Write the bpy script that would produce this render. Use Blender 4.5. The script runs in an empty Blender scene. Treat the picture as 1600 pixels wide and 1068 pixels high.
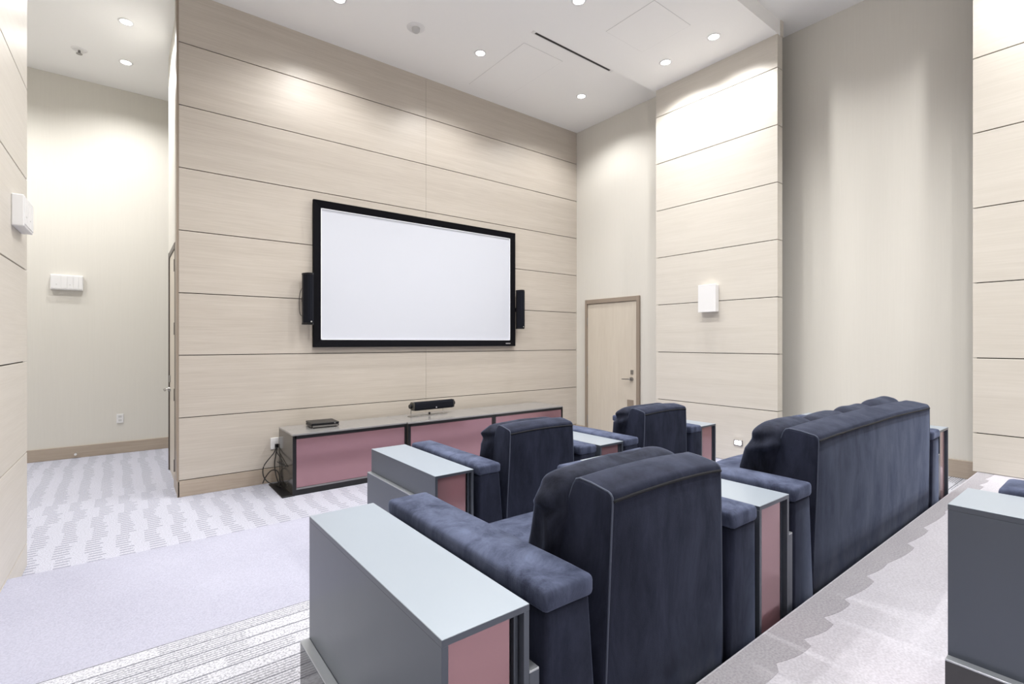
import bpy, bmesh, math, random
from mathutils import Vector, Matrix, noise
random.seed(7)
SC = bpy.context.scene
COL = SC.collection
R = math.radians

# ------------------------------------------------------------------ camera, world, exposure
CAM_Z = 1.509
cam_d = bpy.data.cameras.new('camera')
cam_d.sensor_width = 36.0
cam_d.lens = 777.336 / 1600 * 36
cam_d.clip_start = 0.02
cam = bpy.data.objects.new('camera', cam_d)
COL.objects.link(cam)
cam.location = (0, 0, CAM_Z)
cam.rotation_euler = (R(90), 0, -0.661976)
SC.camera = cam
w = bpy.data.worlds.new('world'); SC.world = w
w.use_nodes = True
w.node_tree.nodes['Background'].inputs[0].default_value = (0.8, 0.85, 1, 1)
w.node_tree.nodes['Background'].inputs[1].default_value = 0.05
SC.view_settings.view_transform = 'Standard'
SC.view_settings.look = 'None'
SC.view_settings.gamma = 1
SC.view_settings.use_curve_mapping = False
SC.view_settings.exposure = 0.33
SC.cycles.diffuse_bounces = 8
SC.cycles.max_bounces = 12
LAMP_W = 97.0           # watts of one recessed downlight
RECESS_W = 138.0        # the lamps of the entrance recess

# room measures (metres; front floor z = 0, camera above the origin)
YS = 5.80               # face of the screen wall
XR = 5.87               # right wall
XC = 5.47               # face of the right panelled columns
YB = 8.615              # rear wall of the side recess
CEIL = 4.943
BEAM = 4.782
T1, T2, T3 = 0.151, 0.301, 0.452
Y1, Y2, Y3 = 4.035, 2.435, 0.872
YN = -2.6               # wall behind the camera
G0, GS = 2.918 + CAM_Z, 0.6096
GROOVE = [G0 - GS * k for k in range(8)]      # heights of the panel joints

# ------------------------------------------------------------------ materials
def mat(name, col, rough=0.5, metal=0.0, spec=0.5):
    m = bpy.data.materials.new(name); m.use_nodes = True
    b = m.node_tree.nodes['Principled BSDF']
    b.inputs['Base Color'].default_value = (*col, 1)
    b.inputs['Roughness'].default_value = rough
    b.inputs['Metallic'].default_value = metal
    b.inputs['Specular IOR Level'].default_value = spec
    return m
def nd(m, t, **kw):
    n = m.node_tree.nodes.new(t)
    for k, v in kw.items():
        if hasattr(n, k): setattr(n, k, v)
        else: n.inputs[k].default_value = v
    return n
def lk(m, a, b): m.node_tree.links.new(a, b)
def bsdf(m): return m.node_tree.nodes['Principled BSDF']
def coords(m, scale=(1, 1, 1), src='Object'):
    tc = nd(m, 'ShaderNodeTexCoord'); mp = nd(m, 'ShaderNodeMapping')
    mp.inputs['Scale'].default_value = scale
    lk(m, tc.outputs[src], mp.inputs[0]); return mp.outputs[0]
def ramp(m, fac, stops):
    r = nd(m, 'ShaderNodeValToRGB')
    e = r.color_ramp.elements
    while len(e) < len(stops): e.new(0.5)
    for i, (p, c) in enumerate(stops):
        e[i].position = p; e[i].color = (*c, 1)
    lk(m, fac, r.inputs[0]); return r.outputs[0]
def bump(m, h, strength=0.2, dist=0.01):
    b = nd(m, 'ShaderNodeBump'); b.inputs['Strength'].default_value = strength; b.inputs['Distance'].default_value = dist
    lk(m, h, b.inputs['Height']); lk(m, b.outputs[0], bsdf(m).inputs['Normal'])

def wood_panel(name, scale, c0, c1):
    m = mat(name, c0, 0.42, 0, 0.5)
    v = coords(m, scale)
    n = nd(m, 'ShaderNodeTexNoise'); n.inputs['Scale'].default_value = 1.0; n.inputs['Detail'].default_value = 5; n.inputs['Distortion'].default_value = 0.6
    lk(m, v, n.inputs['Vector'])
    n2 = nd(m, 'ShaderNodeTexNoise'); n2.inputs['Scale'].default_value = 0.18; n2.inputs['Detail'].default_value = 2
    lk(m, v, n2.inputs['Vector'])
    mx = nd(m, 'ShaderNodeMath', operation='MULTIPLY_ADD'); mx.inputs[1].default_value = 0.4
    lk(m, n2.outputs[0], mx.inputs[0]); 
    mm = nd(m, 'ShaderNodeMath', operation='MULTIPLY'); mm.inputs[1].default_value = 0.6
    lk(m, n.outputs[0], mm.inputs[0]); lk(m, mm.outputs[0], mx.inputs[2])
    lk(m, ramp(m, mx.outputs[0], [(0.3, c0), (0.7, c1)]), bsdf(m).inputs['Base Color'])
    bump(m, n.outputs[0], 0.08, 0.004)
    return m
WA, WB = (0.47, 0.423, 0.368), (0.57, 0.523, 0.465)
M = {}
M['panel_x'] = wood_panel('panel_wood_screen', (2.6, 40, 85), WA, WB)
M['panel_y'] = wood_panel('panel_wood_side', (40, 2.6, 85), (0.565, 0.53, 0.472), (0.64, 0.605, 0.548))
M['joint'] = mat('panel_joint', (0.045, 0.032, 0.022), 0.9)

def paint(name, c0, c1):
    m = mat(name, c0, 0.75, 0, 0.25)
    v = coords(m, (90, 90, 2.5))
    n = nd(m, 'ShaderNodeTexNoise'); n.inputs['Scale'].default_value = 1; n.inputs['Detail'].default_value = 4
    lk(m, v, n.inputs['Vector'])
    lk(m, ramp(m, n.outputs[0], [(0.3, c0), (0.7, c1)]), bsdf(m).inputs['Base Color'])
    bump(m, n.outputs[0], 0.015, 0.001)
    return m
M['wall'] = paint('wallcovering', (0.665, 0.645, 0.595), (0.68, 0.66, 0.61))
M['ceiling'] = mat('ceiling_paint', (0.88, 0.88, 0.875), 0.85, 0, 0.2)
M['base'] = wood_panel('baseboard_wood', (3, 3, 60), (0.36, 0.295, 0.235), (0.45, 0.38, 0.31))
M['door'] = wood_panel('door_wood', (40, 40, 2.5), (0.58, 0.52, 0.44), (0.64, 0.585, 0.50))
M['dframe'] = mat('door_frame_paint', (0.30, 0.245, 0.195), 0.4)
M['dark_frame'] = mat('door_frame_dark', (0.07, 0.055, 0.045), 0.4)
M['steel'] = mat('brushed_steel', (0.35, 0.34, 0.33), 0.35, 1.0)
M['white'] = mat('white_plastic', (0.76, 0.76, 0.765), 0.4)
M['grey_plastic'] = mat('grey_plastic', (0.55, 0.55, 0.55), 0.5)
M['black'] = mat('black_plastic', (0.007, 0.007, 0.009), 0.35, 0, 0.3)
M['velour'] = mat('black_velour', (0.004, 0.004, 0.006), 0.8, 0, 0.1)
M['grille'] = mat('speaker_cloth', (0.008, 0.009, 0.014), 0.85, 0, 0.15)
M['screen'] = mat('screen_fabric', (0.60, 0.625, 0.69), 0.8, 0, 0.2)
M['screen_edge'] = mat('screen_edge', (0.85, 0.87, 0.92), 0.5)
M['silver'] = mat('silver_badge', (0.8, 0.8, 0.82), 0.3, 1.0)
M['mauve'] = mat('mauve_satin', (0.36, 0.205, 0.232), 0.16, 0.5, 0.6)
M['cab'] = mat('cabinet_lacquer', (0.06, 0.056, 0.05), 0.12, 0.0, 0.6)
M['cab_top'] = mat('cabinet_top', (0.34, 0.335, 0.335), 0.2, 0.3, 0.6)
M['cab_black'] = mat('cabinet_black_edge', (0.008, 0.008, 0.009), 0.3)
def satin(name, c, rough, metal):
    m = mat(name, c, rough, metal, 0.5)
    v = coords(m, (1, 1, 1))
    n = nd(m, 'ShaderNodeTexNoise'); n.inputs['Scale'].default_value = 9; n.inputs['Detail'].default_value = 6
    lk(m, v, n.inputs['Vector'])
    r = nd(m, 'ShaderNodeMapRange'); r.inputs['To Min'].default_value = rough - 0.015; r.inputs['To Max'].default_value = rough + 0.02
    lk(m, n.outputs[0], r.inputs[0]); lk(m, r.outputs[0], bsdf(m).inputs['Roughness'])
    return m
M['table_top'] = satin('table_metal_lit', (0.345, 0.395, 0.455), 0.36, 0.3)  # same metal as the sides, lightened for the light on the top
M['table_shaded'] = satin('table_metal_shaded', (0.088, 0.102, 0.132), 0.28, 0.4)  # same metal as the top, shade put into the colour
M['table_dark'] = mat('table_inner_black', (0.01, 0.01, 0.012), 0.35)
M['plinth'] = mat('plinth_gloss_black', (0.022, 0.022, 0.028), 0.10, 0, 0.7)
M['lip'] = mat('panel_lip_metal', (0.45, 0.48, 0.52), 0.3, 0.6)

def velvet(name, c0, c1, sheen):
    m = mat(name, c0, 0.85, 0, 0.15)
    b = bsdf(m)
    v = coords(m, (7, 7, 2.4))
    n = nd(m, 'ShaderNodeTexNoise'); n.inputs['Scale'].default_value = 1.1; n.inputs['Detail'].default_value = 9; n.inputs['Roughness'].default_value = 0.72; n.inputs['Distortion'].default_value = 0.4
    lk(m, v, n.inputs['Vector'])
    col = ramp(m, n.outputs[0], [(0.34, c0), (0.74, c1)])
    lk(m, col, b.inputs['Base Color'])
    b.inputs['Sheen Weight'].default_value = sheen
    b.inputs['Sheen Roughness'].default_value = 0.30
    sh = ramp(m, n.outputs[0], [(0.36, (0.34, 0.43, 0.72)), (0.66, (0.62, 0.73, 1.0))])
    lk(m, sh, b.inputs['Sheen Tint'])
    v2 = coords(m, (1, 1, 1))
    f = nd(m, 'ShaderNodeTexNoise'); f.inputs['Scale'].default_value = 420; f.inputs['Detail'].default_value = 2
    lk(m, v2, f.inputs['Vector']); bump(m, f.outputs[0], 0.25, 0.002)
    return m
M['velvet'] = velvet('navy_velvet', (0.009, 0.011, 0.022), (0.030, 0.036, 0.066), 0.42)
M['velvet_lit_nap'] = velvet('navy_velvet_brushed_lit', (0.026, 0.032, 0.060), (0.13, 0.155, 0.25), 0.42)  # lighter copy for the tops: falling light put into the colour, plus brushed patches
M['pillow'] = velvet('navy_velvet_pillow', (0.009, 0.0105, 0.019), (0.040, 0.047, 0.078), 0.42)
M['piping'] = mat('velvet_piping', (0.07, 0.085, 0.13), 0.8)  # piping lighter than the velvet; bright edge highlights put into its colour
M['seam'] = mat('dark_seam', (0.006, 0.007, 0.012), 0.9)
M['cable'] = mat('black_cable', (0.01, 0.01, 0.01), 0.45)

def emit(name, col, s):
    m = mat(name, (0.9, 0.9, 0.9), 0.4); b = bsdf(m)
    b.inputs['Emission Color'].default_value = (*col, 1); b.inputs['Emission Strength'].default_value = s
    return m
M['lamp'] = emit('lamp_lens', (1, 0.985, 0.96), 14)

def carpet(name, base, dark, kind):
    m = mat(name, base, 0.95, 0, 0.1)
    b = bsdf(m)
    tc = nd(m, 'ShaderNodeTexCoord')
    sep = nd(m, 'ShaderNodeSeparateXYZ'); lk(m, tc.outputs['Object'], sep.inputs[0])
    def mth(op, a, bb=None):
        n = nd(m, 'ShaderNodeMath', operation=op)
        for i, q in enumerate((a, bb)):
            if q is None: continue
            if isinstance(q, (int, float)): n.inputs[i].default_value = q
            else: lk(m, q, n.inputs[i])
        return n.outputs[0]
    fine = nd(m, 'ShaderNodeTexNoise'); fine.inputs['Scale'].default_value = 130; fine.inputs['Detail'].default_value = 3
    lk(m, tc.outputs['Object'], fine.inputs['Vector'])
    soft = nd(m, 'ShaderNodeTexNoise'); soft.inputs['Scale'].default_value = 2.2; soft.inputs['Detail'].default_value = 3
    lk(m, tc.outputs['Object'], soft.inputs['Vector'])
    if kind == 'plain':
        fac = mth('MULTIPLY', fine.outputs[0], 0.75)
        fac = mth('ADD', fac, mth('MULTIPLY', soft.outputs[0], 0.25))
        col = ramp(m, fac, [(0.34, dark), (0.62, base)])
        h = fine.outputs[0]
    else:
        cb = nd(m, 'ShaderNodeCombineXYZ')
        w2 = nd(m, 'ShaderNodeTexWhiteNoise', noise_dimensions='2D'); lk(m, cb.outputs[0], w2.inputs['Vector'])
        wn = nd(m, 'ShaderNodeTexWhiteNoise', noise_dimensions='1D')
        grain = mth('ADD', mth('MULTIPLY', mth('GREATER_THAN', fine.outputs[0], 0.45), 0.6), 0.4)
        if kind == 'dash':
            L, P = 0.175, 0.052
            yy = mth('DIVIDE', sep.outputs['Y'], P)
            blk = mth('FLOOR', mth('DIVIDE', yy, 6.0)); lk(m, blk, wn.inputs['W'])
            xx = mth('ADD', mth('DIVIDE', sep.outputs['X'], L), mth('MULTIPLY', wn.outputs['Value'], 0.3))
            lk(m, mth('FLOOR', xx), cb.inputs[0]); lk(m, mth('FLOOR', yy), cb.inputs[1])
            fx = mth('FRACT', xx)
            line = mth('MULTIPLY', mth('LESS_THAN', fx, mth('ADD', 0.40, mth('MULTIPLY', w2.outputs['Value'], 0.18))), mth('LESS_THAN', mth('FRACT', yy), 0.34))
            line = mth('MULTIPLY', mth('MULTIPLY', line, grain), 0.75)
        else:
            L, P = 0.24, 0.078
            yy = mth('DIVIDE', sep.outputs['Y'], P)
            row = mth('FLOOR', yy); lk(m, row, wn.inputs['W'])
            xx = mth('ADD', mth('DIVIDE', sep.outputs['X'], L), mth('MULTIPLY', wn.outputs['Value'], 7.0))
            lk(m, mth('FLOOR', xx), cb.inputs[0]); lk(m, row, cb.inputs[1])
            fy = mth('FRACT', yy)
            main = mth('MULTIPLY', mth('LESS_THAN', fy, 0.10), 0.9)
            sub = mth('MULTIPLY', mth('LESS_THAN', mth('FRACT', mth('MULTIPLY', fy, 5.0)), 0.36), mth('GREATER_THAN', w2.outputs['Value'], 0.45))
            line = mth('MULTIPLY', mth('MAXIMUM', main, mth('MULTIPLY', sub, 0.62)), grain)
        speck = mth('MULTIPLY', mth('SUBTRACT', fine.outputs[0], 0.5), 1.9)
        fac = mth('SUBTRACT', mth('ADD', 0.74, speck), mth('MULTIPLY', line, 0.72))
        col = ramp(m, fac, [(0.1, dark), (0.85, base)])
        h = mth('SUBTRACT', fine.outputs[0], line)
    lk(m, col, b.inputs['Base Color'])
    bump(m, h, 0.35, 0.006)
    return m
M['carpet_front'] = carpet('carpet_dash', (0.50, 0.51, 0.59), (0.22, 0.225, 0.275), 'dash')
M['carpet_plain'] = carpet('carpet_plain', (0.43, 0.436, 0.53), (0.35, 0.355, 0.44), 'plain')
M['carpet_line'] = carpet('carpet_line', (0.57, 0.58, 0.635), (0.12, 0.125, 0.15), 'line')
M['carpet_back'] = carpet('carpet_light', (0.60, 0.59, 0.645), (0.47, 0.46, 0.51), 'plain')
M['nap'] = carpet('carpet_brushed', (0.43, 0.42, 0.455), (0.31, 0.30, 0.33), 'plain')

# ------------------------------------------------------------------ mesh helpers
def link(name, me, m, parent=None, smooth=False):
    o = bpy.data.objects.new(name, me); COL.objects.link(o)
    if m is not None and not me.materials: me.materials.append(m)
    if parent is not None: o.parent = parent
    if smooth:
        me.polygons.foreach_set('use_smooth', [True] * len(me.polygons))
    return o
def obj(name, bm, m, parent=None, smooth=False):
    bmesh.ops.recalc_face_normals(bm, faces=bm.faces)
    me = bpy.data.meshes.new(name); bm.to_mesh(me); bm.free()
    return link(name, me, m, parent, smooth)
def box(x0, x1, y0, y1, z0, z1, bev=0.0, seg=2, bm=None):
    b = bmesh.new()
    vs = [b.verts.new(p) for p in ((x0,y0,z0),(x1,y0,z0),(x1,y1,z0),(x0,y1,z0),(x0,y0,z1),(x1,y0,z1),(x1,y1,z1),(x0,y1,z1))]
    for f in ((0,3,2,1),(4,5,6,7),(0,1,5,4),(1,2,6,5),(2,3,7,6),(3,0,4,7)): b.faces.new([vs[i] for i in f])
    if bev > 0: bmesh.ops.bevel(b, geom=b.edges[:], offset=bev, segments=seg, profile=0.5, affect='EDGES')
    return merge(bm, b)
def merge(bm, b):
    if bm is None: return b
    me = bpy.data.meshes.new('tmp'); b.to_mesh(me); b.free(); bm.from_mesh(me); bpy.data.meshes.remove(me)
    return bm
def prism(pts, axis, a0, a1, bev=0.0, seg=2, bm=None):
    """polygon pts extruded along axis ('x','y','z')"""
    b = bmesh.new()
    def P(p, a):
        return {'x': (a, p[0], p[1]), 'y': (p[0], a, p[1]), 'z': (p[0], p[1], a)}[axis]
    n = len(pts)
    A = [b.verts.new(P(p, a0)) for p in pts]; B = [b.verts.new(P(p, a1)) for p in pts]
    b.faces.new(A); b.faces.new(B[::-1])
    for i in range(n): b.faces.new((A[i], B[i], B[(i+1) % n], A[(i+1) % n]))
    bmesh.ops.recalc_face_normals(b, faces=b.faces)
    if bev > 0: bmesh.ops.bevel(b, geom=b.edges[:], offset=bev, segments=seg, profile=0.5, affect='EDGES')
    return merge(bm, b)
def cyl(c, r, h, axis='z', n=24, r2=None, bm=None):
    b = bmesh.new()
    bmesh.ops.create_cone(b, cap_ends=True, segments=n, radius1=r, radius2=r if r2 is None else r2, depth=h)
    rot = {'z': Matrix(), 'x': Matrix.Rotation(R(90), 4, 'Y'), 'y': Matrix.Rotation(R(-90), 4, 'X')}[axis]
    bmesh.ops.transform(b, matrix=Matrix.Translation(c) @ rot, verts=b.verts)
    return merge(bm, b)
def lathe(prof, c=(0, 0, 0), n=32, bm=None):
    b = bmesh.new()
    rings = []
    for r, z in prof:
        rings.append([b.verts.new((c[0] + r*math.cos(2*math.pi*i/n), c[1] + r*math.sin(2*math.pi*i/n), c[2] + z)) for i in range(n)] if r > 1e-5 else [b.verts.new((c[0], c[1], c[2] + z))])
    for a, d in zip(rings, rings[1:]):
        for i in range(n):
            j = (i + 1) % n
            if len(a) == 1 and len(d) == 1: continue
            if len(a) == 1: b.faces.new((a[0], d[i], d[j]))
            elif len(d) == 1: b.faces.new((a[i], d[0], a[j]))
            else: b.faces.new((a[i], d[i], d[j], a[j]))
    return merge(bm, b)
def tube(pts, r, n=8, bm=None, closed=False):
    b = bmesh.new(); P = [Vector(p) for p in pts]; rings = []
    N = len(P)
    for i, p in enumerate(P):
        t = (P[(i+1) % N] - P[i-1]) if closed else (P[min(i+1, N-1)] - P[max(i-1, 0)])
        t.normalize()
        up = Vector((0, 0, 1)) if abs(t.z) < 0.9 else Vector((1, 0, 0))
        a = t.cross(up).normalized(); c = a.cross(t)
        rings.append([b.verts.new(p + a*r*math.cos(2*math.pi*k/n) + c*r*math.sin(2*math.pi*k/n)) for k in range(n)])
    for i in range(N if closed else N-1):
        A, B = rings[i], rings[(i+1) % N]
        for k in range(n): b.faces.new((A[k], A[(k+1) % n], B[(k+1) % n], B[k]))
    if not closed:
        b.faces.new(rings[0][::-1]); b.faces.new(rings[-1])
    return merge(bm, b)
def spline(ctrl, k=8):
    P = [Vector(p) for p in ctrl]; out = []
    P = [P[0]] + P + [P[-1]]
    for i in range(1, len(P)-2):
        for s in range(k):
            t = s/k; a, b, c, d = P[i-1], P[i], P[i+1], P[i+2]
            out.append(0.5*((2*b) + (c-a)*t + (2*a-5*b+4*c-d)*t*t + (3*b-a-3*c+d)*t**3))
    out.append(P[-2]); return out
def thing(name, label, cat, loc=(0, 0, 0), rz=0.0, group=None):
    o = bpy.data.objects.new(name, None); COL.objects.link(o)
    o.empty_display_size = 0.1
    o.location = loc; o.rotation_euler = (0, 0, rz)
    return tag(o, label, cat, group)
def tag(o, label, cat, group=None):
    o['label'] = label; o['category'] = cat
    if group: o['group'] = group
    return o
def struct(o, label=None):
    o['kind'] = 'structure'
    if label: o['label'] = label
    return o

# ------------------------------------------------------------------ floors and tiers
XL = -3.2
struct(obj('floor', box(XL, XR + 0.2, Y1, YB + 0.1, -0.12, 0.0), M['carpet_front']), 'pale patterned carpet floor in front of the screen wall')
def tier(name, y0, y1, top, m, label):
    b = box(XL + 2.0, XR + 0.2, y0, y1, -0.12, top, 0.012, 3)
    return struct(obj(name, b, m), label)
tier('floor_lower_tier', Y2, Y1, T1, M['carpet_plain'], 'plain lavender grey carpet tier under the front armchairs')
tier('floor_middle_tier', Y3, Y2, T2, M['carpet_line'], 'striped pale carpet tier under the sofa row')
t3 = tier('floor_upper_tier', YN - 0.1, Y3, T3, M['carpet_back'], 'light grey carpet platform behind the sofa')
# brushed strip of darker nap along the platform edge, with scalloped strokes
b = bmesh.new()
x = 0.7; edge = []
pts_in = []
while x < 5.3:
    wdt = random.uniform(0.20, 0.46)
    dep = random.uniform(0.095, 0.135) * (1.15 if x < 2.2 else 0.85)
    for q in range(9):
        a = q/9
        pts_in.append((x + wdt*a, Y3 - 0.015 - dep*(0.70 + 0.30*math.sin(math.pi*(0.06 + 0.60*a)))))
    x += wdt
poly = [(0.7, Y3 - 0.013)] + pts_in + [(pts_in[-1][0] + 0.05, Y3 - 0.013)]
top = [(p[0], Y3 - 0.013) for p in pts_in]
za, zt_ = T3 - 0.002, T3 + 0.0012
lo = [b.verts.new((p[0], p[1], zt_)) for p in pts_in]; hi = [b.verts.new((p[0], p[1], zt_)) for p in top]
for i in range(len(lo) - 1): b.faces.new((lo[i], lo[i+1], hi[i+1], hi[i]))
ex = bmesh.ops.extrude_face_region(b, geom=b.faces[:])
for g_ in ex['geom']:
    if isinstance(g_, bmesh.types.BMVert): g_.co.z = za
obj('brushed_carpet_strip', b, M['nap'], t3)

# ------------------------------------------------------------------ walls
def panels_x(parent, x_splits, y_face, z_edges, m, th=0.02, gap=0.008, vgap=0.0015):
    """panels on a wall facing -Y"""
    for zi in range(len(z_edges) - 1):
        za, zb = z_edges[zi+1] + gap/2, z_edges[zi] - (gap/2 if zi else 0)
        for xi in range(len(x_splits) - 1):
            xa = x_splits[xi] + (vgap/2 if xi else 0); xb = x_splits[xi+1] - (vgap/2 if xi < len(x_splits) - 2 else 0)
            obj('panel', box(xa, xb, y_face, y_face + th, za, zb, 0.0015, 1), m, parent)
def panels_y(parent, y0, y1, x_face, z_edges, m, th=0.02, gap=0.008, sgn=1):
    """panels on a wall facing -X (sgn=1) or +X (sgn=-1)"""
    for zi in range(len(z_edges) - 1):
        za, zb = z_edges[zi+1] + gap/2, z_edges[zi] - (gap/2 if zi else 0)
        xa, xb = sorted((x_face, x_face + sgn*th))
        obj('panel', box(xa, xb, y0, y1, za, zb, 0.0015, 1), m, parent)

XW = 0.418      # free end of the screen wall
ws = struct(obj('wall_screen', box(XW + 0.004, XR + 0.03, YS + 0.02, YS + 0.16, 0, CEIL), M['joint']), 'wall of wide horizontal wood panels behind the screen')
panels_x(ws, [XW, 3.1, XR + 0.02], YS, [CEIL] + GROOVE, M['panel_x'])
obj('end_board', box(XW - 0.020, XW - 0.0005, YS + 0.003, YS + 0.16, 0.16, CEIL), M['dframe'], ws)
struct(obj('baseboard_screen', box(XW - 0.013, XR + 0.02, YS - 0.002, YS + 0.02, 0, GROOVE[7] - 0.004, 0.002, 1), M['base']), 'taupe wooden baseboard under the screen wall')
# return wall with the far door
XD = 0.424
w1 = box(XD, XD + 0.14, YS + 0.16, 6.30, 0, CEIL)
box(XD, XD + 0.14, 7.16, 7.32, 0, CEIL, bm=w1); box(XD, XD + 0.14, 6.30, 7.16, 2.56, CEIL, bm=w1)
struct(obj('wall_return', w1, M['wall']), 'pale narrow return wall beside the screen wall')
struct(obj('wall_closet', box(XD + 0.14, 2.6, 7.20, 7.32, 0, CEIL), M['wall']))
struct(obj('wall_recess_end', box(2.5, 2.6, 7.32, YB, 0, CEIL), M['wall']))
struct(obj('wall_recess', box(XL, 2.6, YB, YB + 0.12, 0, CEIL), M['wall']), 'plain beige rear wall of the entrance recess')
struct(obj('baseboard_recess', box(XL, 2.5, YB - 0.018, YB, 0, 0.155, 0.004, 2), M['base']), 'taupe baseboard along the recess wall')
struct(obj('baseboard_return', box(XD - 0.016, XD, YS - 0.002, 6.27, 0, 0.155, 0.003, 1), M['base']))
struct(obj('wall_recess_side', box(XL - 0.1, XL, 4.5, YB, 0, CEIL), M['wall']))
# right wall
struct(obj('wall_right', box(XR, XR + 0.12, YN, YS + 0.16, 0, CEIL), M['wall']), 'plain beige side wall behind the panelled columns')
bb = box(XR - 0.018, XR, Y3 + 0.02, Y2, T2, T2 + 0.16, 0.003, 1)
struct(obj('baseboard_right', bb, M['base']), 'taupe baseboard between the two right columns')
bb = box(XR - 0.018, XR, Y2 + 0.001, Y1, T1, T1 + 0.16, 0.003, 1); box(XR - 0.018, XR, Y1 + 0.001, 4.50, 0, 0.155, 0.003, 1, bm=bb); box(XR - 0.018, XR, 5.60, YS, 0, 0.155, 0.003, 1, bm=bb)
struct(obj('baseboard_right', bb, M['base']))
def column(y0, y1, zbot, label):
    core = struct(obj('wall_column', box(XC + 0.02, XR, y0 + 0.32, y1 - 0.32, zbot, BEAM), M['joint']), label)
    z = [BEAM] + [g for g in GROOVE if g > zbot + 0.1] + [zbot]
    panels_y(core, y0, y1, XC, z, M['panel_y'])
    obj('backing', box(XC + 0.02, XC + 0.10, y0 + 0.022, y1 - 0.022, zbot, BEAM - 0.002), M['joint'], core)
    for ya, yb in ((y0, y0 + 0.02), (y1 - 0.02, y1)):
        for zi in range(len(z) - 1):
            obj('return_panel', box(XC + 0.021, XC + 0.112, ya, yb, z[zi+1] + 0.004, z[zi] - (0.004 if zi else 0), 0.001, 1), M['panel_y'], core)
    return core
column(2.433, 3.965, T1, 'panelled column with a white wall speaker beside the door')
column(-0.66, 0.893, T3, 'panelled column cut by the right picture edge')
# left wall, turned slightly
LR = -0.0165
LX = -0.515 - 0.0165*4.8
wl = bpy.data.objects.new('wall_left', None)
bm_ = box(-0.14, -0.02, YN, 4.655, 0, CEIL)
wl = struct(obj('wall_left', bm_, M['joint']), 'pale panelled side wall at the left picture edge')
wl.location = (LX, 0, 0); wl.rotation_euler = (0, 0, LR)
zl = [CEIL] + GROOVE + [0.0]
panels_y(wl, YN, 4.658, 0.0, zl, M['panel_y'], sgn=-1)
obj('end_panel', box(-0.14, -0.021, 4.656, 4.672, 0, CEIL), M['panel_y'], wl)
struct(obj('wall_entry', box(XL, LX + 0.0, 4.50, 4.60, 0, CEIL), M['wall']))
struct(obj('wall_behind', box(-1.2, XR + 0.1, YN - 0.12, YN, 0, CEIL), M['wall']))

# ------------------------------------------------------------------ ceiling
ce = struct(obj('ceiling', box(XL - 0.1, XR + 0.15, YN - 0.1, YB + 0.1, CEIL, CEIL + 0.1), M['ceiling']), 'white painted high ceiling')
for i, (ya, yb) in enumerate(((2.433, 3.985), (-0.66, 0.893))):
    bx_ = struct(obj('ceiling_beam', box(-0.6, XC + 0.112, ya, yb, BEAM, CEIL), M['ceiling']), ('white dropped ceiling band over the first column', 'white dropped ceiling band over the nearer column')[i])
    obj('column_top_strip', box(XC + 0.06, XC + 0.113, ya - 0.012, ya, BEAM - 0.002, CEIL), M['panel_y'], bx_)
def hatch(x0, x1, y0, y1, z, parent):
    g = box(x0, x1, y0, y1, z - 0.0016, z)
    obj('hatch_gap', g, M['grey_plastic'], parent)
    obj('access_hatch', box(x0 + 0.003, x1 - 0.003, y0 + 0.003, y1 - 0.003, z - 0.003, z - 0.0004), M['ceiling'], parent)
hatch(3.62, 4.23, 4.42, 5.58, CEIL, ce)
hatch(4.005, 4.615, 2.92, 3.53, BEAM, bpy.data.objects['ceiling_beam'])
v = thing('ceiling_vent', 'long narrow dark slot air vent in the white ceiling', 'vent', (4.22, 4.2, CEIL))
obj('slot', box(-0.62, 0.62, -0.016, 0.016, -0.004, 0.0), M['black'], v)
fr = box(-0.64, 0.64, 0.016, 0.026, -0.006, 0); box(-0.64, 0.64, -0.026, -0.016, -0.006, 0, bm=fr); box(-0.66, -0.62, -0.026, 0.026, -0.0065, 0, bm=fr); box(0.62, 0.66, -0.026, 0.026, -0.0065, 0, bm=fr)
obj('frame', fr, M['white'], v)
s = thing('smoke_detector', 'round white detector on the ceiling above the screen', 'detector', (2.516, 4.936, CEIL))
obj('base_plate', lathe([(0, -0.008), (0.088, -0.008), (0.098, -0.003), (0.1, 0)]), M['white'], s, True)
obj('sensor', lathe([(0, -0.05), (0.03, -0.05), (0.042, -0.035), (0.045, -0.009)]), M['grey_plastic'], s, True)
s = thing('smoke_detector', 'small white sprinkler head on the recess ceiling', 'sprinkler', (-0.417, 7.734, CEIL))
s.name = 'sprinkler_head'
obj('rose', lathe([(0, -0.012), (0.04, -0.012), (0.07, -0.006), (0.075, 0)]), M['white'], s, True)
obj('nozzle', lathe([(0, -0.055), (0.028, -0.055), (0.03, -0.05), (0.012, -0.045), (0.012, -0.012)]), M['steel'], s, True)

lamp_first = {}
def downlight(x, y, z, label, watts=LAMP_W, grp='recessed ceiling downlights', cone=141):
    t = thing('downlight', label, 'light', (x, y, z), 0, grp)
    if not lamp_first:
        a = obj('trim_ring', lathe([(0.052, -0.002), (0.054, -0.006), (0.07, -0.005), (0.074, 0.0)]), M['white'], t, True)
        c = obj('lens', lathe([(0, -0.003), (0.05, -0.003), (0.053, -0.001)]), M['lamp'], t, True)
        lamp_first['r'], lamp_first['l'] = a.data, c.data
    else:
        link('trim_ring', lamp_first['r'], None, t); link('lens', lamp_first['l'], None, t)
    d = bpy.data.lights.new('downlight_beam', 'SPOT')
    d.energy = watts; d.spot_size = R(146 if y > 6 else cone); d.spot_blend = 0.75 if y > 6 else 0.6; d.shadow_soft_size = 0.045
    d.color = (1.0, 0.985, 0.965)
    o = bpy.data.objects.new('downlight_beam', d); COL.objects.link(o); o.parent = t; o.location = (0, 0, -0.012)
    return t
GEN = 'unseen recessed round downlight farther along the white ceiling'  # out of view: some inferred from light on the walls, others added for fill
downlight(1.70, 5.00, CEIL, 'downlight at the top picture edge above the left end of the screen')
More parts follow.
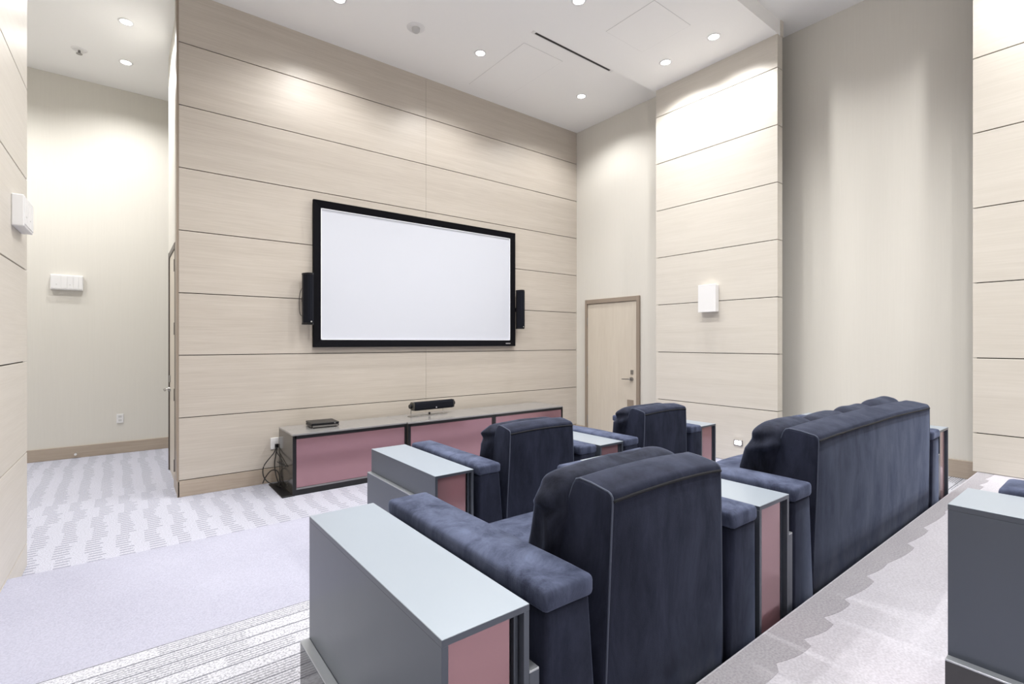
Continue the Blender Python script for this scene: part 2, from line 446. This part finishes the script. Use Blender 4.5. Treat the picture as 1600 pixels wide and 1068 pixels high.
downlight(3.34, 4.90, CEIL, 'bright downlight between the round detector and the slot vent')
downlight(5.04, 4.89, CEIL, 'downlight nearest the corner above the closed door')
downlight(5.00, 3.49, BEAM, 'dazzling downlight washing the column, the one nearer the screen')
downlight(4.99, 2.88, BEAM, 'dazzling downlight washing the column, the one farther from the screen')
downlight(3.44, 3.37, BEAM, 'downlight on the dropped band at the top picture edge')
downlight(0.016, 6.76, CEIL, 'recess ceiling downlight, the upper of the two in the photo', RECESS_W)
downlight(0.016, 7.74, CEIL, 'recess ceiling downlight, the lower of the two in the photo', RECESS_W)
for x, y, z in ((3.44, 2.9, BEAM), (1.72, 3.4, BEAM), (1.72, 2.9, BEAM), (0.0, 3.45, BEAM), (0.0, 2.9, BEAM),
                (5.0, 0.42, BEAM), (5.0, -0.16, BEAM), (3.44, 0.42, BEAM), (1.72, 0.42, BEAM), (0.0, 0.42, BEAM), (3.44, -0.16, BEAM), (1.72, -0.16, BEAM), (3.44, -1.7, CEIL), (-1.7, 6.76, CEIL), (-1.7, 7.74, CEIL)):  # last two added out of view to brighten the recess
    downlight(x, y, z, GEN, RECESS_W if y > 6 else LAMP_W)

# ------------------------------------------------------------------ doors
d1 = bpy.data.objects.new('door_1', None); COL.objects.link(d1); d1.location = (XR, 0, 0); struct(d1, 'closed beige door in the far corner')
b = box(-0.035, 0, 4.517, 4.572, 0, 2.18, 0.004, 1); box(-0.035, 0, 5.547, 5.587, 0, 2.18, 0.004, 1, bm=b); box(-0.034, 0, 4.572, 5.547, 2.112, 2.179, 0.004, 1, bm=b)
obj('door_frame', b, M['dframe'], d1)
leaf = obj('door_leaf', box(-0.012, 0, 4.576, 5.543, 0.008, 2.106, 0.002, 1), M['door'], d1)
for z in (0.28, 1.06, 1.84):
    obj('hinge', cyl((-0.02, 5.545, z), 0.008, 0.12, 'z', 12), M['steel'], leaf)
h = obj('handle', cyl((-0.03, 4.66, 0.967), 0.026, 0.03, 'x', 20), M['steel'], leaf, False)
b = tube(spline([(-0.045, 4.66, 0.967), (-0.066, 4.665, 0.967), (-0.07, 4.70, 0.967), (-0.07, 4.80, 0.963)], 6), 0.009, 10)
obj('lever', b, M['steel'], h, True)
obj('lock_plate', box(-0.02, -0.012, 4.636, 4.684, 1.035, 1.10, 0.004, 2), M['steel'], leaf)
obj('notice_plate', box(-0.0135, -0.012, 4.63, 4.75, 0.56, 0.66), M['dframe'], leaf)
d2 = bpy.data.objects.new('door_2', None); COL.objects.link(d2); d2.location = (XD, 0, 0); struct(d2, 'narrow view of the door in the return wall')
b = box(-0.007, 0.02, 6.29, 6.345, 0, 2.56, 0.003, 1); box(-0.012, 0.02, 7.115, 7.17, 0, 2.56, 0.003, 1, bm=b); box(-0.009, 0.02, 6.345, 7.115, 2.50, 2.56, 0.003, 1, bm=b)
obj('door_frame', b, M['dark_frame'], d2)
leaf = obj('door_leaf', box(0.0, 0.04, 6.348, 7.112, 0.008, 2.496, 0.002, 1), M['door'], d2)
for z in (0.2, 0.95, 1.65, 2.32):
    obj('hinge', cyl((-0.004, 6.352, z), 0.008, 0.13, 'z', 12), M['dark_frame'], leaf)
h = obj('handle', cyl((-0.012, 7.03, 0.96), 0.026, 0.025, 'x', 20), M['steel'], leaf)
obj('lever', tube(spline([(-0.02, 7.03, 0.96), (-0.055, 7.03, 0.96), (-0.062, 7.0, 0.96), (-0.06, 6.90, 0.957)], 6), 0.009, 10), M['steel'], h, True)
obj('lock_plate', box(-0.012, 0, 7.005, 7.055, 1.04, 1.12, 0.004, 2), M['steel'], leaf)

# ------------------------------------------------------------------ projection screen
p = thing('projection_screen', 'wide white projection screen in a black frame on the panelled wall', 'screen', (3.10, YS, 0))
zb, zt, hw = CAM_Z - 0.059, CAM_Z + 1.596, 1.434
fb = 0.084
def frame_side(pts, name):
    bm_ = bmesh.new()
    # pts: outer a, outer b, inner b, inner a in (x,z); front bevelled towards the opening
    vs0 = [bm_.verts.new((x, -0.02, z)) for x, z in pts]
    yy = (-0.062, -0.062, -0.046, -0.046)
    vs1 = [bm_.verts.new((x, y, z)) for (x, z), y in zip(pts, yy)]
    bm_.faces.new(vs0[::-1]); bm_.faces.new(vs1)
    for i in range(4): bm_.faces.new((vs0[i], vs0[(i+1) % 4], vs1[(i+1) % 4], vs1[i]))
    return obj(name, bm_, M['velour'], p)
O = [(-hw, zb), (hw, zb), (hw, zt), (-hw, zt)]; I = [(-hw + fb, zb + fb), (hw - fb, zb + fb), (hw - fb, zt - fb), (-hw + fb, zt - fb)]
for i in range(4):
    j = (i + 1) % 4
    f_ = frame_side([O[i], O[j], I[j], I[i]], 'frame_bar')
    if i == 0:
        obj('maker_badge', box(hw - 0.175, hw - 0.09, -0.064, -0.056, zb + 0.03, zb + 0.046, 0.003, 1), M['silver'], f_)
obj('screen_fabric', box(-hw + fb - 0.01, hw - fb + 0.01, -0.036, -0.028, zb + fb - 0.01, zt - fb + 0.01), M['screen'], p)
for i in range(4):
    a, c = I[i], I[(i + 1) % 4]
    x0, x1 = sorted((a[0], c[0])); z0, z1 = sorted((a[1], c[1]))
    e = 0.007
    if x0 == x1: x0, x1 = (x0, x0 + e*1.4) if x0 < 0 else (x0 - e*1.4, x0)
    else: z0, z1 = (z0, z0 + e) if i == 0 else (z0 - e, z0)
    obj('screen_trim', box(x0, x1, -0.046, -0.036, z0, z1), M['screen_edge'], p)

# ------------------------------------------------------------------ speakers
def oct_profile(wd, dp):
    return [(-wd/2, 0), (-wd/2, -dp*0.35), (-wd*0.32, -dp*0.86), (-wd*0.12, -dp), (wd*0.12, -dp), (wd*0.32, -dp*0.86), (wd/2, -dp*0.35), (wd/2, 0)]
def wall_speaker(x, z0, z1, rz, label, cable):
    t = thing('wall_speaker', label, 'speaker', (x, YS - 0.075, z0), rz, 'slim speakers beside the screen')
    Hh = z1 - z0
    obj('body', prism([(a*0.96, c*0.9) for a, c in oct_profile(0.105, 0.12)], 'z', 0.004, Hh - 0.004, 0.003, 1), M['black'], t)
    g = oct_profile(0.108, 0.124)
    gp = g[1:7] + [(x_*0.9, y_ + 0.006) for x_, y_ in reversed(g[1:7])]
    obj('grille', prism(gp, 'z', 0.02, Hh - 0.02), M['grille'], t)
    for za, zb_ in ((0.0, 0.02), (Hh - 0.02, Hh)):
        obj('end_cap', prism(oct_profile(0.107, 0.122), 'z', za, zb_, 0.004, 2), M['black'], t)
    obj('maker_badge', cyl((0.0, -0.126, 0.032), 0.008, 0.006, 'y', 14), M['silver'], t)
    obj('bracket', box(-0.02, 0.02, -0.004, 0.075, Hh*0.45, Hh*0.55), M['black'], t)
    if cable:
        obj('cable', tube(spline([(-0.02, 0.0, Hh*0.78), (-0.05, 0.03, Hh*0.66), (-0.062, 0.045, Hh*0.45), (-0.055, 0.04, Hh*0.22), (-0.03, 0.02, Hh*0.16)], 6), 0.003, 6), M['cable'], t, True)
    return t
wall_speaker(1.585, CAM_Z + 0.19, CAM_Z + 0.755, R(8), 'slim black speaker on the wall at the left side of the screen', True)
wall_speaker(4.585, CAM_Z + 0.19, CAM_Z + 0.76, R(-4), 'slim black speaker on the wall at the right side of the screen', False)

# ------------------------------------------------------------------ media cabinets
CTOP = 0.605
cx = [1.296, 2.512, 3.700, 4.906]
def cabinet(i, label):
    x0, x1 = cx[i] + 0.0015, cx[i+1] - 0.0015
    yf = 5.154 - (0.0, 0.03, 0.03)[i]; yb = 5.70
    W = x1 - x0; D = yb - yf
    t = thing('media_cabinet', label, 'cabinet', (x0, yf, 0), 0, 'low media cabinets along the screen wall')
    obj('cabinet_top', box(0, W, 0, D, CTOP - 0.018, CTOP, 0.0015, 1), M['cab_top'], t)
    for xa in (0.0, W - 0.02): obj('side_panel', box(xa, xa + 0.02, 0.001, D, 0.0, CTOP - 0.018), M['cab'], t)
    obj('back_panel', box(0.02, W - 0.02, D - 0.02, D, 0.03, CTOP - 0.02), M['cab_black'], t)
    b = box(0.02, W - 0.02, 0.03, D - 0.02, 0.03, 0.05); box(0.02, W - 0.02, 0.004, 0.03, CTOP - 0.048, CTOP - 0.018, bm=b)
    box(0.02, 0.035, 0.004, 0.03, 0.03, CTOP - 0.018, bm=b)
    for xa in (0.0, W - 0.0205): obj('front_edge', box(xa, xa + 0.0205, -0.0015, 0.001, 0, CTOP - 0.018), M['cab_black'], t)
    obj('carcass_edge', b, M['cab_black'], t)
    dr = obj('door', box(0.037, W - 0.022, 0.008, 0.026, 0.075, CTOP - 0.05, 0.001, 1), M['mauve'], t)
    obj('door_rail', box(0.037, W - 0.022, 0.004, 0.026, 0.056, 0.0735), M['steel'], dr)
    obj('toe_kick', box(0.02, W - 0.02, 0.006, 0.03, 0, 0.054), M['cab_black'], t)
cabinet(0, 'low mauve-fronted media cabinet with the small black box on top')
cabinet(1, 'low mauve-fronted media cabinet under the horizontal black speaker')
cabinet(2, 'low mauve-fronted media cabinet nearest the closed door')
# mat strip under the cabinet end
tag(obj('floor_strip', box(1.20, 1.2975, 5.15, 5.72, 0.0005, 0.012, 0.003, 1), M['black']), 'flat dark strip on the carpet beside the first cabinet', 'cable cover')

t = thing('disc_player', 'small glossy black box on top of the first media cabinet', 'player', (1.685, 5.49, CTOP), R(-3))
for xa, ya in ((-0.11, -0.1), (0.11, -0.1), (-0.11, 0.1), (0.11, 0.1)): obj('foot', cyl((xa, ya, 0.004), 0.012, 0.008, 'z', 12), M['black'], t)
body = obj('case', box(-0.14, 0.14, -0.13, 0.13, 0.008, 0.032, 0.004, 2), M['black'], t)
obj('lid', prism([(-0.142, -0.132), (0.142, -0.132), (0.142, 0.132), (-0.142, 0.132)], 'z', 0.034, 0.054, 0.008, 3), M['black'], t)
obj('front_strip', box(-0.13, 0.13, -0.1335, -0.129, 0.012, 0.028), M['steel'], body)
obj('button', cyl((0.095, -0.134, 0.043), 0.007, 0.006, 'y', 12), M['silver'], t)

t = thing('center_speaker', 'horizontal black speaker on a small stand on the middle cabinet', 'speaker', (3.03, 5.50, CTOP), R(2))
zc = 0.125; rr = 0.05
prof = [(-0.055, zc - 0.03), (-0.045, zc - 0.05), (0.02, zc - 0.05), (0.055, zc - 0.02), (0.055, zc + 0.02), (0.02, zc + 0.05), (-0.045, zc + 0.05), (-0.055, zc + 0.03)]
obj('body', prism([(y_*0.96, (z_ - zc)*0.96 + zc) for y_, z_ in prof], 'x', -0.29, 0.29, 0.003, 1), M['black'], t)
for s_ in (-1, 1):
    a, c = sorted((s_*0.292, s_*0.275))
    obj('end_cap', prism(prof, 'x', a, c, 0.006, 2), M['cab'], t)
    obj('end_boss', cyl((s_*0.305, 0.0, zc), 0.026, 0.03, 'x', 16), M['black'], t)
obj('grille', prism([(-0.059, zc - 0.03), (-0.047, zc - 0.052), (-0.02, zc - 0.052), (-0.02, zc + 0.052), (-0.047, zc + 0.052), (-0.059, zc + 0.03)], 'x', -0.27, 0.27, 0.003, 1), M['grille'], t)
obj('maker_badge', cyl((0.02, -0.06, zc - 0.028), 0.009, 0.006, 'y', 14), M['silver'], t)
b = tube([(-0.295, 0.0, zc), (-0.30, 0.0, 0.05), (-0.30, 0.0, 0.008), (0.15, 0.0, 0.008), (0.15, 0, zc - 0.05)], 0.005, 8)
obj('wire_stand', b, M['steel'], t)
obj('stand_foot', box(-0.32, 0.2, -0.05, 0.05, 0, 0.006, 0.002, 1), M['steel'], t)
obj('clamp_knob', cyl((-0.07, -0.045, 0.028), 0.012, 0.03, 'z', 12), M['black'], t)

t = thing('wall_outlet', 'white outlet plate on the wall behind the media cabinet cables', 'outlet', (1.275, YS, CAM_Z - 1.09))
obj('plate', box(-0.04, 0.04, -0.012, 0, -0.062, 0.062, 0.004, 2), M['white'], t)
obj('plug', box(0.0, 0.034, -0.04, -0.012, -0.045, -0.005, 0.004, 2), M['black'], t)
bundle = thing('cable_bundle', 'tangle of black cables hanging from the outlet beside the cabinet', 'cables')
def cable(ctrl, label, r=0.0055):
    o = obj('cable', tube(spline(ctrl, 8), r, 8), M['cable'], bundle, True); o['label'] = label
Zp = CAM_Z - 1.115
cable([(1.292, YS - 0.045, Zp - 0.02), (1.275, YS - 0.06, 0.30), (1.262, YS - 0.07, 0.2), (1.265, YS - 0.12, 0.10), (1.275, YS - 0.2, 0.03), (1.27, YS - 0.32, 0.022)], 'black cable hanging almost straight down from the outlet')
cable([(1.285, YS - 0.05, Zp - 0.01), (1.25, YS - 0.06, 0.32), (1.16, YS - 0.07, 0.21), (1.15, YS - 0.08, 0.11), (1.19, YS - 0.12, 0.04), (1.25, YS - 0.2, 0.022), (1.27, YS - 0.3, 0.02)], 'black cable bowing out widest to the left of the cabinet')
cable([(1.15, YS - 0.05, 0.02), (1.18, YS - 0.06, 0.09), (1.23, YS - 0.08, 0.15), (1.28, YS - 0.12, 0.14), (1.285, YS - 0.2, 0.06), (1.26, YS - 0.28, 0.022)], 'black cable looping low over the baseboard by the cabinet')
cable([(1.285, YS - 0.04, 0.335), (1.286, YS - 0.16, 0.31), (1.288, YS - 0.36, 0.265), (1.284, YS - 0.42, 0.245), (1.288, YS - 0.28, 0.235), (1.285, YS - 0.08, 0.235)], 'black cable running across the glossy cabinet side', 0.004)

# ------------------------------------------------------------------ small wall fittings
t = thing('surround_speaker', 'flat white speaker box mounted on the panelled column', 'speaker', (XC, 3.20, CAM_Z + 0.351))
obj('body', box(-0.075, 0, -0.105, 0.105, 0.004, 0.316, 0.004, 2), M['white'], t)
obj('grille', box(-0.082, -0.075, -0.112, 0.112, 0, 0.322, 0.003, 2), M['white'], t)
def white_box(loc, rz, label):
    t = thing('emergency_light_box', label, 'box', loc, rz, 'white wall boxes')
    obj('housing', box(-0.158, 0.158, -0.055, 0, -0.095, 0.095, 0.006, 2), M['white'], t)
    for xa, xb in ((-0.15, -0.06), (-0.055, 0.0), (0.005, 0.06), (0.065, 0.11), (0.115, 0.15)):
        obj('cover_rib', box(xa, xb, -0.0585, -0.0545, -0.08, 0.08, 0.0015, 1), M['white'], t)
    for xa in (-0.10, 0.03): obj('indicator', cyl((xa, -0.059, -0.03), 0.006, 0.003, 'y', 10), M['grey_plastic'], t)
white_box((-0.582, YB, CAM_Z + 0.765), 0, 'white rectangular box on the rear wall of the recess')
white_box((LX + 0.0165*4.285, 4.285, CAM_Z + 0.785), R(90) + LR, 'white rectangular box on the panelled wall at the left edge')
t = thing('wall_outlet', 'small white outlet plate low on the recess wall', 'outlet', (-0.045, YB, CAM_Z - 1.038))
obj('plate', box(-0.038, 0.038, -0.010, 0, -0.062, 0.062, 0.004, 2), M['white'], t)
for z in (-0.025, 0.025): obj('socket', box(-0.018, 0.018, -0.0115, -0.0095, z - 0.014, z + 0.014, 0.0005, 1), M['grey_plastic'], t)
t = thing('door_stop', 'small metal door stop on the recess baseboard', 'door stop', (-0.497, YB - 0.018, 0.06))
obj('stem', cyl((0, -0.035, 0), 0.009, 0.07, 'y', 12), M['steel'], t)
obj('bumper', cyl((0, -0.075, 0), 0.014, 0.018, 'y', 12), M['white'], t)
t = thing('step_light', 'small bright light low on the column in front of the sofa', 'light', (XC, 2.86, 0.373))
obj('housing', box(-0.012, 0, -0.05, 0.05, -0.035, 0.035, 0.003, 1), M['steel'], t)
obj('lens', box(-0.018, -0.0125, -0.032, 0.032, -0.02, 0.02, 0.002, 1), emit('step_lens', (1, 1, 1), 60), t)

# ------------------------------------------------------------------ side tables
def side_table(loc, label, tall=1, low=-1, W=0.262, L=0.915, H=0.603):
    """tall / low: side (+1 right, -1 left, 0 none) that carries the high or the low outer board; origin at near-left floor corner"""
    t = thing('side_table', label, 'table', loc, 0, 'metal side tables between the seats')
    th = 0.016
    top_ = obj('table_top', box(0, W, 0, L, H - th, H - 0.0025), M['table_shaded'], t)
    obj('lit_top_sheet', box(0, W, 0, L, H - 0.0025, H, 0.0008, 1), M['table_top'], top_)  # thin sheet added to carry the lit tone of the top
    for xa in (0.0, W - th): obj('side_board', box(xa, xa + th, 0.0, L, 0, H - th - 0.0005, 0.0008, 1), M['table_shaded'], t)
    for ya in (0.014, L - 0.030): obj('end_panel', box(th + 0.001, W - th - 0.032, ya, ya + 0.016, 0.02, H - th - 0.002), M['mauve'], t)
    obj('inner_box', box(th + 0.001, W - th - 0.001, 0.032, L - 0.032, 0.0, H - th - 0.003), M['table_dark'], t)
    obj('inner_rail', box(W - th - 0.016, W - th - 0.004, 0.018, 0.031, 0.02, H - th - 0.004), M['table_shaded'], t)
    for s_, hh, yy0 in ((tall, 0.445, 0.0), (low, 0.18, 0.0)):
        if s_ == 0: continue
        xa, xb = (W + 0.0005, W + 0.030) if s_ > 0 else (-0.030, -0.0005)
        m_ = M['table_shaded'] if hh > 0.3 else M['plinth']
        pnl = obj('outer_board' if hh > 0.3 else 'plinth_board', box(xa, xb, 0.0, L, 0, hh - 0.006), m_, t)
        obj('edge_lip', box(xa, xb, 0.0, L, hh - 0.006, hh, 0.001, 1), M['lip'], pnl)
    return t
side_table((0.508, 0.884, T2), 'metal side table in front, left of the nearest armchair', 1, -1, W=0.232)
side_table((1.845, 0.884, T2), 'metal side table between the nearest armchair and the sofa', 1, 0, W=0.242)
side_table((4.392, 0.884, T2), 'metal side table at the far end of the sofa', -1, 0, W=0.235)
side_table((1.378, 2.470, T1), 'metal side table at the left end of the front row', -1, 1, W=0.258)
side_table((2.742, 2.470, T1), 'metal side table between the two front-row armchairs', 0, 0, W=0.258)
side_table((4.072, 2.470, T1), 'metal side table nearest the panelled column', 0, 0, W=0.242)
side_table((1.825, -0.565, T3), 'metal side table at the right picture edge on the upper platform', 0, -1, W=0.25)

# ------------------------------------------------------------------ seats
def soften(bm_, cuts=2, amp=0.004, freq=5.0, seed=0.0):
    for v_ in bm_.verts:
        n_ = noise.noise_vector(v_.co * freq + Vector((seed, seed*1.7, 3.1)))
        v_.co += n_ * amp
def puff_box(x0, x1, y0, y1, z0, z1, r=0.03, crown=0.02, n=(10, 12, 4), seed=0.0, amp=0.004, faces='z'):
    """soft rounded box made of a subdivided cube pushed onto a rounded shape"""
    b = bmesh.new()
    cx_, cy_, cz_ = (x0+x1)/2, (y0+y1)/2, (z0+z1)/2
    hx, hy, hz = (x1-x0)/2, (y1-y0)/2, (z1-z0)/2
    r = min(r, hx*0.98, hy*0.98, hz*0.98)
    def axis_pts(h, k):
        inner = h - r
        a = [-h, -h + r*0.13, -h + r*0.45]
        mid = [-inner + 2*inner*i/k for i in range(k+1)]
        return a + mid + [-q for q in reversed(a)]
    AX, AY, AZ = axis_pts(hx, n[0]), axis_pts(hy, n[1]), axis_pts(hz, n[2])
    cache = {}
    def V(i, j, k):
        key = (i, j, k)
        if key in cache: return cache[key]
        q = Vector((AX[i], AY[j], AZ[k]))
        c = Vector((max(-hx+r, min(hx-r, q.x)), max(-hy+r, min(hy-r, q.y)), max(-hz+r, min(hz-r, q.z))))
        d = q - c
        if d.length > 1e-9:
            q = c + d.normalized() * r * min(1.0, max(abs(d.x), abs(d.y), abs(d.z)) / r) if d.length > 1e-9 else q
        u_, w_ = q.x/hx, q.y/hy
        q.z += crown * max(0, 1 - u_*u_) * max(0, 1 - w_**4) * (1 if q.z > 0 else 0)
        p_ = q + Vector((cx_, cy_, cz_))
        p_ += noise.noise_vector(p_*4.5 + Vector((seed, seed*2.3, seed*0.7))) * amp
        cache[key] = b.verts.new(p_); return cache[key]
    nx, ny, nz = len(AX)-1, len(AY)-1, len(AZ)-1
    for i in range(nx):
        for j in range(ny):
            for k in (0, nz): b.faces.new((V(i,j,k), V(i+1,j,k), V(i+1,j+1,k), V(i,j+1,k)))
    for i in range(nx):
        for k in range(nz):
            for j in (0, ny): b.faces.new((V(i,j,k), V(i+1,j,k), V(i+1,j,k+1), V(i,j,k+1)))
    for j in range(ny):
        for k in range(nz):
            for i in (0, nx): b.faces.new((V(i,j,k), V(i,j+1,k), V(i,j+1,k+1), V(i,j,k+1)))
    return b
def pillow(wd, ht, th, seed):
    """stuffed back pillow: x width, z height, y thickness; fat middle, pinched wrinkled seams"""
    b = bmesh.new(); N, K = 44, 40
    def sgnp(v_, e): return math.copysign(abs(v_)**e, v_)
    rings = []
    for k in range(K + 1):
        ph = -math.pi/2 + math.pi*k/K
        ring = []
        for i in range(N):
            a = 2*math.pi*i/N
            x_ = wd/2*sgnp(math.cos(a), 0.32)*sgnp(math.cos(ph), 0.30)
            z_ = ht/2*sgnp(math.sin(ph), 0.36)
            y_ = th/2*sgnp(math.sin(a), 0.75)*sgnp(math.cos(ph), 0.62)
            ex = abs(x_)/(wd/2)
            fold = 0.014*max(0, ex - 0.6)/0.4*max(0, 1 - abs(z_)/(ht/2*0.98))**0.5
            x_ += fold*1.6*math.sin(z_*70 + seed + y_*40)
            y_ += fold*math.sin(z_*62 + seed*2.1 + 1)
            p_ = Vector((x_, y_, z_))
            p_ += noise.noise_vector(p_*6 + Vector((seed, seed, seed))) * 0.008
            ring.append(b.verts.new(p_))
        rings.append(ring)
    for A, B in zip(rings, rings[1:]):
        for i in range(N): b.faces.new((A[i], A[(i+1) % N], B[(i+1) % N], B[i]))
    bmesh.ops.remove_doubles(b, verts=b.verts, dist=1e-5)
    return b
def backrest(x0, x1, seed, H=0.815, taper=0.032):
    """wedge back; rear face at y=0, local"""
    prof = [(0.012, 0.04), (0.006, 0.30), (0.0, 0.60), (0.0, H - 0.035), (0.0015, H - 0.024), (0.007, H - 0.016), (0.016, H - 0.011), (0.08, H + 0.002), (0.122, H + 0.006), (0.136, H + 0.002), (0.146, H - 0.012), (0.156, H - 0.04),
            (0.195, 0.66), (0.235, 0.52), (0.262, 0.40), (0.275, 0.28), (0.275, 0.04)]
    b = bmesh.new()
    wd = x1 - x0; nx = max(8, int(wd/0.07)); rows = []
    r = 0.012
    us = [0.0, r*0.12, r*0.5, r*1.2] + [r*1.2 + (wd - 2.4*r)*i/nx for i in range(1, nx)] + [wd - r*1.2, wd - r*0.5, wd - r*0.12, wd]
    cyc = Vector((0, 0.13, 0.42))
    for u_ in us:
        e = min(u_, wd - u_)
        inset = r - math.sqrt(max(0, r*r - (r - min(e, r))**2))
        row = []
        for y_, z_ in prof:
            tz = max(0.0, (z_ - 0.10)/(H - 0.10))
            half = wd/2 - taper*tz
            xx = (u_/wd*2 - 1)*half + (x0 + x1)/2
            # pull the rim towards the middle of the section for the rounded edge
            d = Vector((0, cyc.y - y_, cyc.z - z_)); d.normalize()
            q = Vector((xx, y_ + d.y*inset, z_ + d.z*inset))
            bulge = 0.010*math.sin(math.pi*u_/wd)
            if z_ > H - 0.06: q.z += bulge
            if y_ < 0.02: q.y -= bulge*0.6*math.sin(math.pi*min(1, max(0, z_/H)))
            q += noise.noise_vector(q*3.5 + Vector((seed, 0, seed)))*0.004
            row.append(b.verts.new(q))
        rows.append(row)
    n = len(prof)
    for A, B in zip(rows, rows[1:]):
        for i in range(n): b.faces.new((A[i], B[i], B[(i+1) % n], A[(i+1) % n]))
    b.faces.new(rows[0]); b.faces.new(rows[-1][::-1])
    pip = []
    for row in (rows[2], rows[-3]): pip.append([v_.co.copy() for v_ in row[0:15]])
    rear_top = [r_[3].co.copy() + Vector((0, -0.001, 0.0)) for r_ in rows[2:-2]]
    return b, pip, rear_top
def seat_unit(name, label, cat, loc, W, n_seat, n_pil, group, rz=0.0, seed=0.0):
    t = thing(name, label, cat, loc, rz, group)
    D = 0.885; ax = 0.165
    obj('plinth', box(0.03, W - 0.03, 0.04, D - 0.04, 0, 0.05), M['black'], t)
    obj('seat_base', puff_box(ax - 0.01, W - ax + 0.01, 0.10, D - 0.02, 0.04, 0.30, 0.02, 0.0, (8, 8, 3), seed), M['velvet'], t, True)
    sw = (W - 2*ax)/n_seat
    for i in range(n_seat):
        obj('seat_cushion', puff_box(ax + sw*i + 0.003, ax + sw*(i+1) - 0.003, 0.20, D + 0.012, 0.295, 0.425, 0.04, 0.022, (8, 8, 2), seed + i), M['velvet_lit_nap'], t, True)
    for s_ in (0, 1):
        # arm: outer side upright, inner side sloping outward towards the floor
        if s_ == 0: pts = [(0.0, 0.03), (ax + 0.035, 0.03), (ax - 0.012, 0.565), (0.004, 0.565)]
        else: pts = [(W - ax - 0.035, 0.03), (W, 0.03), (W - 0.004, 0.565), (W - ax + 0.012, 0.565)]
        arm = obj('arm', prism(pts, 'y', 0.0, D - 0.015, 0.012, 3), M['velvet'], t, True)
        xa, xb = (-0.004, ax - 0.002) if s_ == 0 else (W - ax + 0.002, W + 0.004)
        obj('arm_pad', puff_box(xa, xb, -0.006, D + 0.002, 0.560, 0.618, 0.017, 0.008, (6, 14, 1), seed + 7 + s_), M['velvet_lit_nap'], arm, True)
    b, pip, rt = backrest(0.205, W - 0.205, seed)
    bk = obj('backrest', b, M['velvet'], t, True)
    for pp in pip: obj('piping', tube(pp, 0.003, 6), M['piping'], bk, True)
    obj('top_seam', tube(rt, 0.0045, 6), M['seam'], bk, True)
    pw = (W - 2*0.185)/n_pil
    for i in range(n_pil):
        pb = pillow(pw*(1.0 if n_pil == 1 else 1.05), 0.43, 0.15, seed*1.3 + i*2.7)
        tilt = random.uniform(-2.2, 2.2) if n_pil > 1 else 0
        mtx = Matrix.Translation((0.185 + pw*(i + 0.5), 0.252, 0.612 + random.uniform(-0.008, 0.012))) @ Matrix.Rotation(R(13), 4, 'X') @ Matrix.Rotation(R(tilt), 4, 'Y')
        bmesh.ops.transform(pb, matrix=mtx, verts=pb.verts)
        obj('back_pillow', pb, M['pillow'], t, True)
    return t
seat_unit('armchair', 'navy velvet armchair in the foreground beside the big side table', 'armchair', (0.785, 0.880, T2), 1.025, 1, 1, 'navy velvet armchairs', 0.0, 1.0)
seat_unit('armchair', 'navy velvet front-row armchair in front of the low media cabinets', 'armchair', (1.668, 2.462, T1), 1.022, 1, 1, 'navy velvet armchairs', 0.0, 4.0)
seat_unit('armchair', 'navy velvet front-row armchair nearest the closed door', 'armchair', (3.012, 2.462, T1), 1.045, 1, 1, 'navy velvet armchairs', 0.0, 8.0)
seat_unit('sofa', 'long navy velvet sofa with loose back pillows', 'sofa', (2.122, 0.880, T2), 2.232, 3, 4, None, 0.0, 12.0)
seat_unit('armchair', 'navy velvet armchair arm showing at the right picture edge', 'armchair', (2.10, -0.60, T3), 1.03, 1, 1, 'navy velvet armchairs', 0.0, 15.0)
